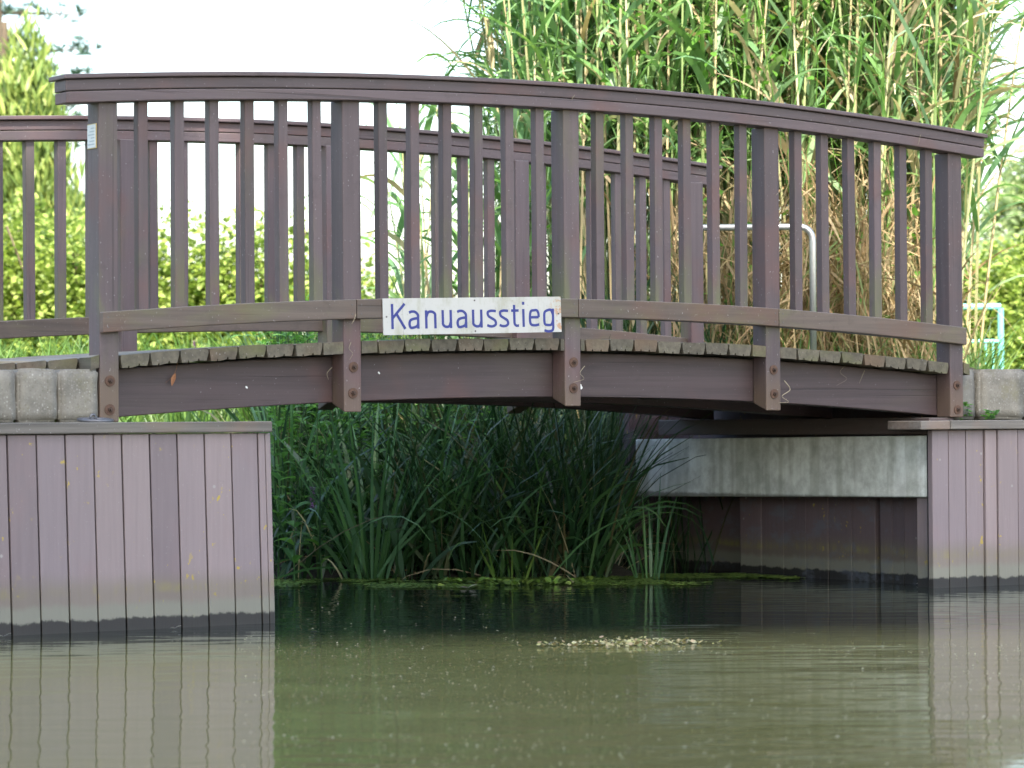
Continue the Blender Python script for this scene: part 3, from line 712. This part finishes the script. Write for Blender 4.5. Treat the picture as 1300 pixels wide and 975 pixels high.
reed_clump('green reeds at the left end of the tall stand, against the white sky', (664,735), (17.2,20), 75, (3.4,4.8), (-.06,0), 1)
reed_clump('green reeds rising behind the middle of the handrail', (725,850), (17.2,20.2), 125, (3.6,4.9), (-.02,.03), 2)
reed_clump('mixed green and straw coloured reeds with bindweed, right of centre', (845,980), (17.2,20.2), 125, (3.6,4.9), (-.03,.03), 3, dryf=.15)
reed_clump('sunlit pale reeds above the right part of the handrail', (975,1110), (17.2,20.2), 130, (3.6,4.9), (-.02,.06), 4, dryf=.28)
reed_clump('pale reeds at the right end of the stand, leaning right', (1100,1200), (17.2,19.8), 100, (3.4,4.7), (.0,.11), 5, dryf=.35)
reed_clump('short reeds standing alone left of the tall stand, between the railings', (520,660), (17.3,18.6), 22, (1.2,2.2), (-.08,.04), 6, 9, z0=.15)
reed_clump('loose arching reeds past the right end of the handrail', (1200,1240), (17.0,18.2), 9, (1.8,3.2), (.02,.16), 8, 11, z0=.3, dryf=.1)
# skirt of dry straw at the foot of the stand
m = MB(); rr = random.Random(21)
for _ in range(3600):
    px = rr.triangular(800,1235,1080); D = rr.uniform(16.7,18.2); x, y = ground_at(px, D)
    z = tz(x,y)+rr.uniform(0,1.0)*rr.random()**.3*1.25; a = rr.uniform(0,2*pi)
    m.blade((x,y,z), a, rr.choice([rr.uniform(.9,1.5), rr.uniform(-1.4,-.3), rr.uniform(.3,1.4)]), rr.uniform(.25,.7), rr.uniform(.006,.022), rr.uniform(0,1.4), 4, rr.uniform(-1.2,1.2))
tag(obj('dry_straw', m, L_STRAW), kind='stuff', label='tangled dry brown straw at the foot of the reeds')
m = MB()
for cx_, y_, n_ in ((810,50,22),(905,60,45),(985,70,30),(930,300,40),(1165,300,40),(1100,350,40),(960,380,40),(650,240,14),(1040,120,12)):
    for _ in range(n_):
        D = rr.uniform(16.7,17.3); x, y = ground_at(rr.gauss(cx_,28), D); z = .77+(540-rr.gauss(y_,50))/FPX*D
        m.leaf((x,y,z), rr.uniform(0,2*pi), rr.uniform(-.8,.5), rr.uniform(.035,.07), rr.uniform(.025,.05), rr.uniform(-.8,.8), 0, .15)
for k in range(14):
    cx_ = rr.uniform(660,1200); D = 17.; pts = []
    for i in range(12): x, y = ground_at(cx_+12*sin(i*1.1+k), D+.1*cos(i+k)); pts.append((x, y, .9+i*.27))
    m.tube(pts, .003, 4)
tag(obj('bindweed', m, L_VINE), kind='stuff', label='bright green bindweed leaves climbing through the reeds')

# ------------------------------------------------------------------ hedge, trees
def crown(m, blobs, n, size, rr, mi=0, shell=.55, up=False):
    tot = sum(b[3]*b[4]*b[5] for b in blobs)
    for (cx_, cy_, cz_, a, b, c) in blobs:
        for _ in range(int(n*a*b*c/tot)):
            while True:
                v = Vector((rr.gauss(0,1), rr.gauss(0,1), rr.gauss(0,1)))
                if v.length > .01: break
            v.normalize(); q = (shell+(1-shell)*rr.random()) * (1+.22*mnoise.noise(v*2.6+Vector((cx_,cy_,cz_)))+.10*mnoise.noise(v*7+Vector((cy_,cx_,0))))
            p = (cx_+v.x*a*q, cy_+v.y*b*q, cz_+v.z*c*q)
            s_ = size*rr.uniform(.6,1.3)
            if up: m.blade(p, rr.uniform(0,2*pi), rr.uniform(.9,1.5), s_*2.6, s_*.55, .3, 3, rr.uniform(-1.4,1.4), mi, .5)
            else: m.leaf(p, rr.uniform(0,2*pi), rr.uniform(-.8,.9), s_, s_*.62, rr.uniform(-1,1), mi, .2)
rr = random.Random(31)
hx, hy = ground_at(200, 27.5)
hd = thing('hedge', 'bright yellow green leafy hedge behind the left half of the bridge', 'hedge', (hx, hy, .75)); m = MB(); tk = MB()
bl = []
for i in range(17):
    px = -110+i*37; D = 27.5+rr.uniform(-.4,.4); x, y = ground_at(px, D); top = [266,262,268,276,270,284,280,292,286,284,290,282,296,292,312,330,372][i]-34
    zt = .77+(540-top)/FPX*D; hh = (zt-.7)/2; bl.append((x, y, .7+hh*.86, .36+rr.uniform(0,.08), .55, hh*1.12)); bl.append((x+rr.uniform(-.1,.1), y, .7+hh*.55, .34, .6, hh*.75))
    tk.tube([(x,y,.6),(x+.05,y,.7+hh)], .03, 6)
    for j in range(5): tk.tube([(x,y,.7+hh*.3*j/2),(x+rr.uniform(-.4,.4), y+rr.uniform(-.4,.4), .9+hh*(.6+.25*j))], .01, 4)
crown(m, bl, 115000, .068, rr, 0, .1); obj('foliage', m, L_HEDGE, hd); obj('branches', tk, BARK, hd)
# golden cypress
tx, ty = ground_at(8, 32); cy = thing('cypress_tree', 'golden green conical conifer at the left edge, behind the hedge', 'conifer', (tx, ty, .75)); m = MB()
cb_ = []
for px, yt, yb_, hw in ((36,22,330,24),(10,50,400,32),(60,62,330,19),(74,130,380,17),(94,205,420,14),(-24,70,420,34),(40,170,470,36),(84,262,470,26),(0,250,480,48),(-60,120,460,34),(50,100,300,26)):
    X, Y_ = ground_at(px, 32+rr.uniform(-.5,.3)); zt, zb_ = .77+(540-yt)/FPX*32, .77+(540-yb_)/FPX*32; w_ = hw/FPX*32*1.35; cb_.append((X, Y_, (zt+zb_)/2, w_, w_, (zt-zb_)/2*1.02))
crown(m, cb_, 22000, .075, rr, 0, .35, True)
obj('crown', m, L_THUJA, cy); m = MB(); m.tube([(tx,ty,.6),(tx,ty,3),(tx,ty,5)], [.12,.09,.03], 8); obj('trunk', m, BARK, cy)
# dark pine behind
tx, ty = ground_at(-8, 42); pn = thing('pine_tree', 'dark blue green pine whose flat branches poke out behind the golden conifer', 'pine', (tx, ty, .75)); m = MB(); tk = MB()
tk.tube([(tx,ty,.6),(tx,ty,5),(tx+.1,ty,10)], [.2,.15,.05], 8)
for i in range(46):
    z = 1.8+i*.165+rr.uniform(-.1,.1); a = rr.uniform(0,2*pi); L = rr.uniform(.7,1.75)*(1 if z < 7.5 else .7); 
    if i % 4 == 0: a = -YAW+rr.uniform(-.35,.35); L = rr.uniform(1.2,1.65)
    e = (tx+L*cos(a), ty+L*sin(a), z+rr.uniform(.0,.35)); tk.tube([(tx,ty,z),e], [.03,.008], 5)
    for j in range(26):
        t_ = rr.uniform(.12,1.05); p = (tx+(e[0]-tx)*t_+rr.gauss(0,.07), ty+(e[1]-ty)*t_+rr.gauss(0,.07), z+(e[2]-z)*t_+rr.gauss(0,.05))
        for q in range(12): m.blade(p, rr.uniform(0,2*pi), rr.uniform(-.3,1.2), rr.uniform(.10,.2), .035, .1, 2, rr.uniform(-1,1))
obj('crown', m, L_PINE, pn); obj('trunk', tk, BARK, pn)
# right hand bushes and pale trees
def bush(name, lab, cat, spots, D, n, size, mat, trunkz=None, shell=.25, group=None):
    x, y = ground_at(spots[0][0], D); t = thing(name, lab, cat, (x, y, .75), group); m = MB(); tk = MB(); bl = []
    for px, yy, rw_, rh in spots:
        X, Y_ = ground_at(px, D+rr.uniform(-.5,.5)); Z = .77+(540-yy)/FPX*D; bl.append((X, Y_, Z, rw_/FPX*D, rw_/FPX*D, rh/FPX*D)); tk.tube([(x,y,.6),((x+X)/2,(y+Y_)/2,Z*.5+.3),(X,Y_,Z)], [.05,.03,.01], 5)
    crown(m, bl, n, size, rr, 0, shell); obj('foliage' if cat == 'bush' else 'crown', m, mat, t); obj('branches' if cat == 'bush' else 'trunk', tk, BARK, t)
bush('bush', 'yellow green leafy bush behind the turquoise gate', 'bush', [(1262,400,40,85),(1310,385,50,95),(1215,430,35,70),(1290,470,60,60),(1240,490,50,50)], 27, 16000, .065, L_HEDGE)
bush('bush', 'low green bush behind the reeds, mostly hidden', 'bush', [(1120,450,60,60),(1000,450,60,60),(900,450,60,60),(780,440,60,60),(680,430,50,60)], 24, 9000, .065, L_HEDGE)
bush('broadleaf_tree', 'pale hazy broadleaf tree far behind the bush at the right edge', 'tree', [(1330,250,70,80),(1275,290,50,60),(1390,200,80,90),(1260,345,60,50),(1340,340,80,60)], 46, 6500, .16, L_PALE, shell=.4)

# tall trees on the opposite bank, behind the photographer: they shade the bridge
def tall(x, y, h, rad, seed, lab):
    q = random.Random(seed); t = thing('tall_tree', lab, 'tree', (x, y, .8), 'trees on the opposite bank'); m = MB(); tk = MB()
    tk.tube([(x,y,.5),(x+.2,y,h*.4),(x,y+.3,h*.8)], [.45,.33,.12], 10); bl = []
    for i in range(34):
        a = q.uniform(0,2*pi); k = q.random()**.5; zz = h*q.uniform(.40,.93); w_ = rad*sqrt(max(.1, 1-((zz-h*.68)/(h*.34))**2))
        c = (x+w_*.72*k*cos(a), y+w_*.72*k*sin(a), zz); b = rad*q.uniform(.36,.5); bl.append((*c, b, b, b*.85)); tk.tube([(x,y,zz*.7),c], [.12,.03], 5)
    crown(m, bl, 50000, .5, q, 0, .1); obj('crown', m, L_DARK, t); obj('trunk', tk, BARK, t)
TREES = [(-9.9,-18.5,26.8,6.2,41), (-20.5,-19.5,26,5.8,42)]
for k, (x, y, h, rad, sd) in enumerate(TREES): tall(x, y-26*.0, h, rad, sd, ['tall dense tree on the opposite bank whose shade covers the bridge', 'tall dense tree further along the opposite bank behind the camera'][k])

# ------------------------------------------------------------------ things afloat
rr = random.Random(51)
m = MB(); 
def flake(m, x, y, z, s_, mi=0, up=0.):
    n_ = 5; a0 = rr.uniform(0,6.3); e = rr.uniform(.5,1.); t = rr.uniform(0,pi); tx_, ty_ = rr.uniform(-up,up), rr.uniform(-up,up); vs = []
    for i in range(n_):
        a = a0+2*pi*i/n_; u, v = s_*cos(a), s_*e*sin(a); X, Y_ = u*cos(t)-v*sin(t), u*sin(t)+v*cos(t); vs.append((x+X, y+Y_, z+X*tx_+Y_*ty_))
    m.add(vs, [tuple(range(n_))], mi)
for _ in range(24000):
    px = rr.uniform(345,1130); edge = 14.55 if px < 900 else 14.9
    f = rr.random()**1.2; D = 15.75-(15.75-edge)*f; x, y = ground_at(px, D)
    d = mnoise.noise(Vector((x*2.2, y*2.2, 3)))+.6*mnoise.noise(Vector((x*6, y*6, 9)))
    thr = -.45+.6*f + (.45 if px > 900 else 0) - (.12 if 560 < px < 880 else 0) + (.15 if px < 480 else 0)
    if d < thr*.8-.05: continue
    flake(m, x, y, .003+rr.uniform(0,.004), rr.uniform(.005,.013), 0, .15)
for _ in range(90):
    px = rr.uniform(560,760); x, y = ground_at(px, rr.uniform(14.7,15.2)); m.leaf((x,y,.006), rr.uniform(0,6.3), rr.uniform(0,.8), rr.uniform(.025,.06), rr.uniform(.02,.04), rr.uniform(-.4,.4))
tag(obj('duckweed', m, L_DUCK), kind='stuff', label='green duckweed and small leaves along the shaded water edge')
m = MB()
for _ in range(520):
    k = rr.gauss(0,.36); 
    if abs(k) > 1: continue
    px = 795+k*125*(1 if k > 0 else 1.1); D = 10.74+rr.gauss(0,.085)*(1-.6*abs(k))+.05*k; x, y = ground_at(px, D)
    flake(m, x, y, .004+rr.uniform(0,.012), rr.uniform(.004,.011), 0, .5)
tag(obj('floating_leaf_patch', m, L_FLOAT), kind='stuff', label='patch of pale yellow leaf bits floating in open water')
m = MB()
for _ in range(4600):
    px = rr.uniform(300,1320); D = 6.6+rr.random()**.8*4.7; x, y = ground_at(px, D)
    if mnoise.noise(Vector((x*1.1, y*1.1, 5))) < rr.uniform(-.5,.35): continue
    flake(m, x, y, .003, rr.uniform(.0014,.0036), 0, .3)
for _ in range(110):
    x, y = ground_at(rr.uniform(350,640), rr.uniform(11.5,14.5)); flake(m, x, y, .003, rr.uniform(.002,.006), 0, .2)
tag(obj('floating_seeds', m, L_SPECK), kind='stuff', label='pale seeds and dust specks scattered on the open water')
def feather(px, D, lab, s_=.03, dy=0, z=.004):
    x, y = ground_at(px, D); m = MB(); m.leaf((x,y,z), rr.uniform(-1,1), .5, s_, s_*.4, .3, 0, .2); m.leaf((x,y,z), rr.uniform(2,4), .3, s_*.8, s_*.35, -.3, 0, .2)
    return tag(obj('feather', m, WHITE), lab, 'feather', 'white feathers on the water')
feather(220, 11.75, 'white feather floating at the foot of the left quay wall', .03)
feather(3, 11.35, 'white feather floating at the left edge of the photo', .035)
feather(592, 14.5, 'whitish feather floating in front of the duckweed, left of centre', .05)
feather(695, 10.75, 'white feather at the left tip of the floating leaf patch', .025)
feather(1168, 14.55, 'small white feather floating below the right quay wall', .035)

# ------------------------------------------------------------------ scraps caught on the bridge
def smooth_pts(pts, n=6):
    P_ = [Vector(p) for p in pts]; P_ = [2*P_[0]-P_[1]]+P_+[2*P_[-1]-P_[-2]]; out = []
    for i in range(1, len(P_)-2):
        a, b, c, d = P_[i-1:i+3]
        for k in range(n):
            t = k/n; out.append(.5*((2*b)+(c-a)*t+(2*a-5*b+4*c-d)*t*t+(3*b-a-3*c+d)*t**3))
    return out+[P_[-2]]
def scrap(pts, rad, mat, lab, leaf=None, name='straw_wisp'):
    pts = smooth_pts(pts); m = MB(); m.tube(pts, [rad*.6*(1-.6*i/len(pts)) for i in range(len(pts))], 5)
    if leaf: m.leaf(*leaf)
    return tag(obj(name, m, mat), lab, 'debris', 'plant scraps caught on the bridge')
scrap([(.385,.088,1.035),(.378,.085,1.0),(.36,.085,.97),(.33,.086,.945)], .0015, LEAFBR, 'brown curled leaf hanging from the deck in the first bay', ((.375,.083,.985),3.6,-.9,.06,.018,.6,0,.3,.5), 'dead_leaf')
scrap([(1.13,-.006,1.11),(1.118,-.012,1.085),(1.135,-.012,1.065),(1.122,-.008,1.04)], .0022, STRAW, 'pale straw loop on the second near post above its bolts')
scrap([(1.14,-.03,1.225),(1.128,-.034,1.20),(1.12,-.03,1.185)], .003, STRAW, 'pale straw wisp hanging below the joint at the second near post')
scrap([(1.08,.06,1.01),(1.05,.05,.985),(1.06,.055,.96)], .003, STRAW, 'pale straw curl on the beam left of the second near post')
scrap([(2.30,-.004,1.02),(2.27,-.012,.99),(2.29,-.012,.965),(2.24,-.006,.95)], .0025, STRAW, 'straw tuft on the bolts of the middle near post')
scrap([(3.40,-.004,.96),(3.42,-.02,.92),(3.37,-.024,.89),(3.41,-.02,.865),(3.36,-.012,.86)], .004, STRAW, 'straw tuft below the lower bolt of the fourth near post')
scrap([(3.36,-.004,1.79),(3.385,-.012,1.81),(3.42,-.008,1.78)], .0016, STRAW, 'thin pale straw curved across the fourth near post under the handrail')
scrap([(3.83,.085,1.03),(3.80,.082,1.0),(3.84,.083,.97),(3.78,.084,.94)], .0015, STRAW, 'long pale wisp hanging on the beam in the last bay')
scrap([(3.95,.085,1.01),(3.915,.083,.95)], .002, STRAW, 'straight straw stalk stuck to the beam in the last bay')
scrap([(4.20,-.034,2.10),(4.18,-.036,2.05)], .0022, STRAW, 'short straw stuck on the handrail near its right end')
scrap([(2.22,-.034,2.155),(2.235,-.036,2.175)], .003, STRAW, 'short yellow straw stuck on the handrail above the middle post')
for (x, z, s_) in ((2.300,.936,.006),(2.345,.937,.009),(1.325,.99,.004),(.70,.93,.004)):
    m = MB(); m.disc((x, z), s_, .0945, .0968, 9); m.disc((x+s_*.7, z-s_*.9), s_*.8, .0940, .0968, 9)
    tag(obj('bird_dropping', m, WHITE), 'white splash on the near beam, bay between posts, at height %.2f' % z if False else {2.300:'small white splash on the near beam just right of the middle post',2.345:'larger white splash on the near beam right of the middle post',1.325:'tiny white speck on the near beam right of the second post',.70:'tiny white speck on the near beam in the first bay'}[x], 'splash')
# weeds on the right cap
for px, yy, h, lab in ((1226,528,.08,'small green weed growing against the rightmost near post'),(1258,530,.04,'low green weed tuft on the right wall cap')):
    D = 14.45; x, y = ground_at(px, D); t = MB()
    for _ in range(26): a = rr.uniform(0,6.3); t.leaf((x+rr.gauss(0,.02), y+rr.gauss(0,.01), .78+rr.uniform(0,h)), a, rr.uniform(-.2,.9), .03, .02, rr.uniform(-.6,.6))
    tag(obj('weed', t, L_HERB), lab, 'weed')
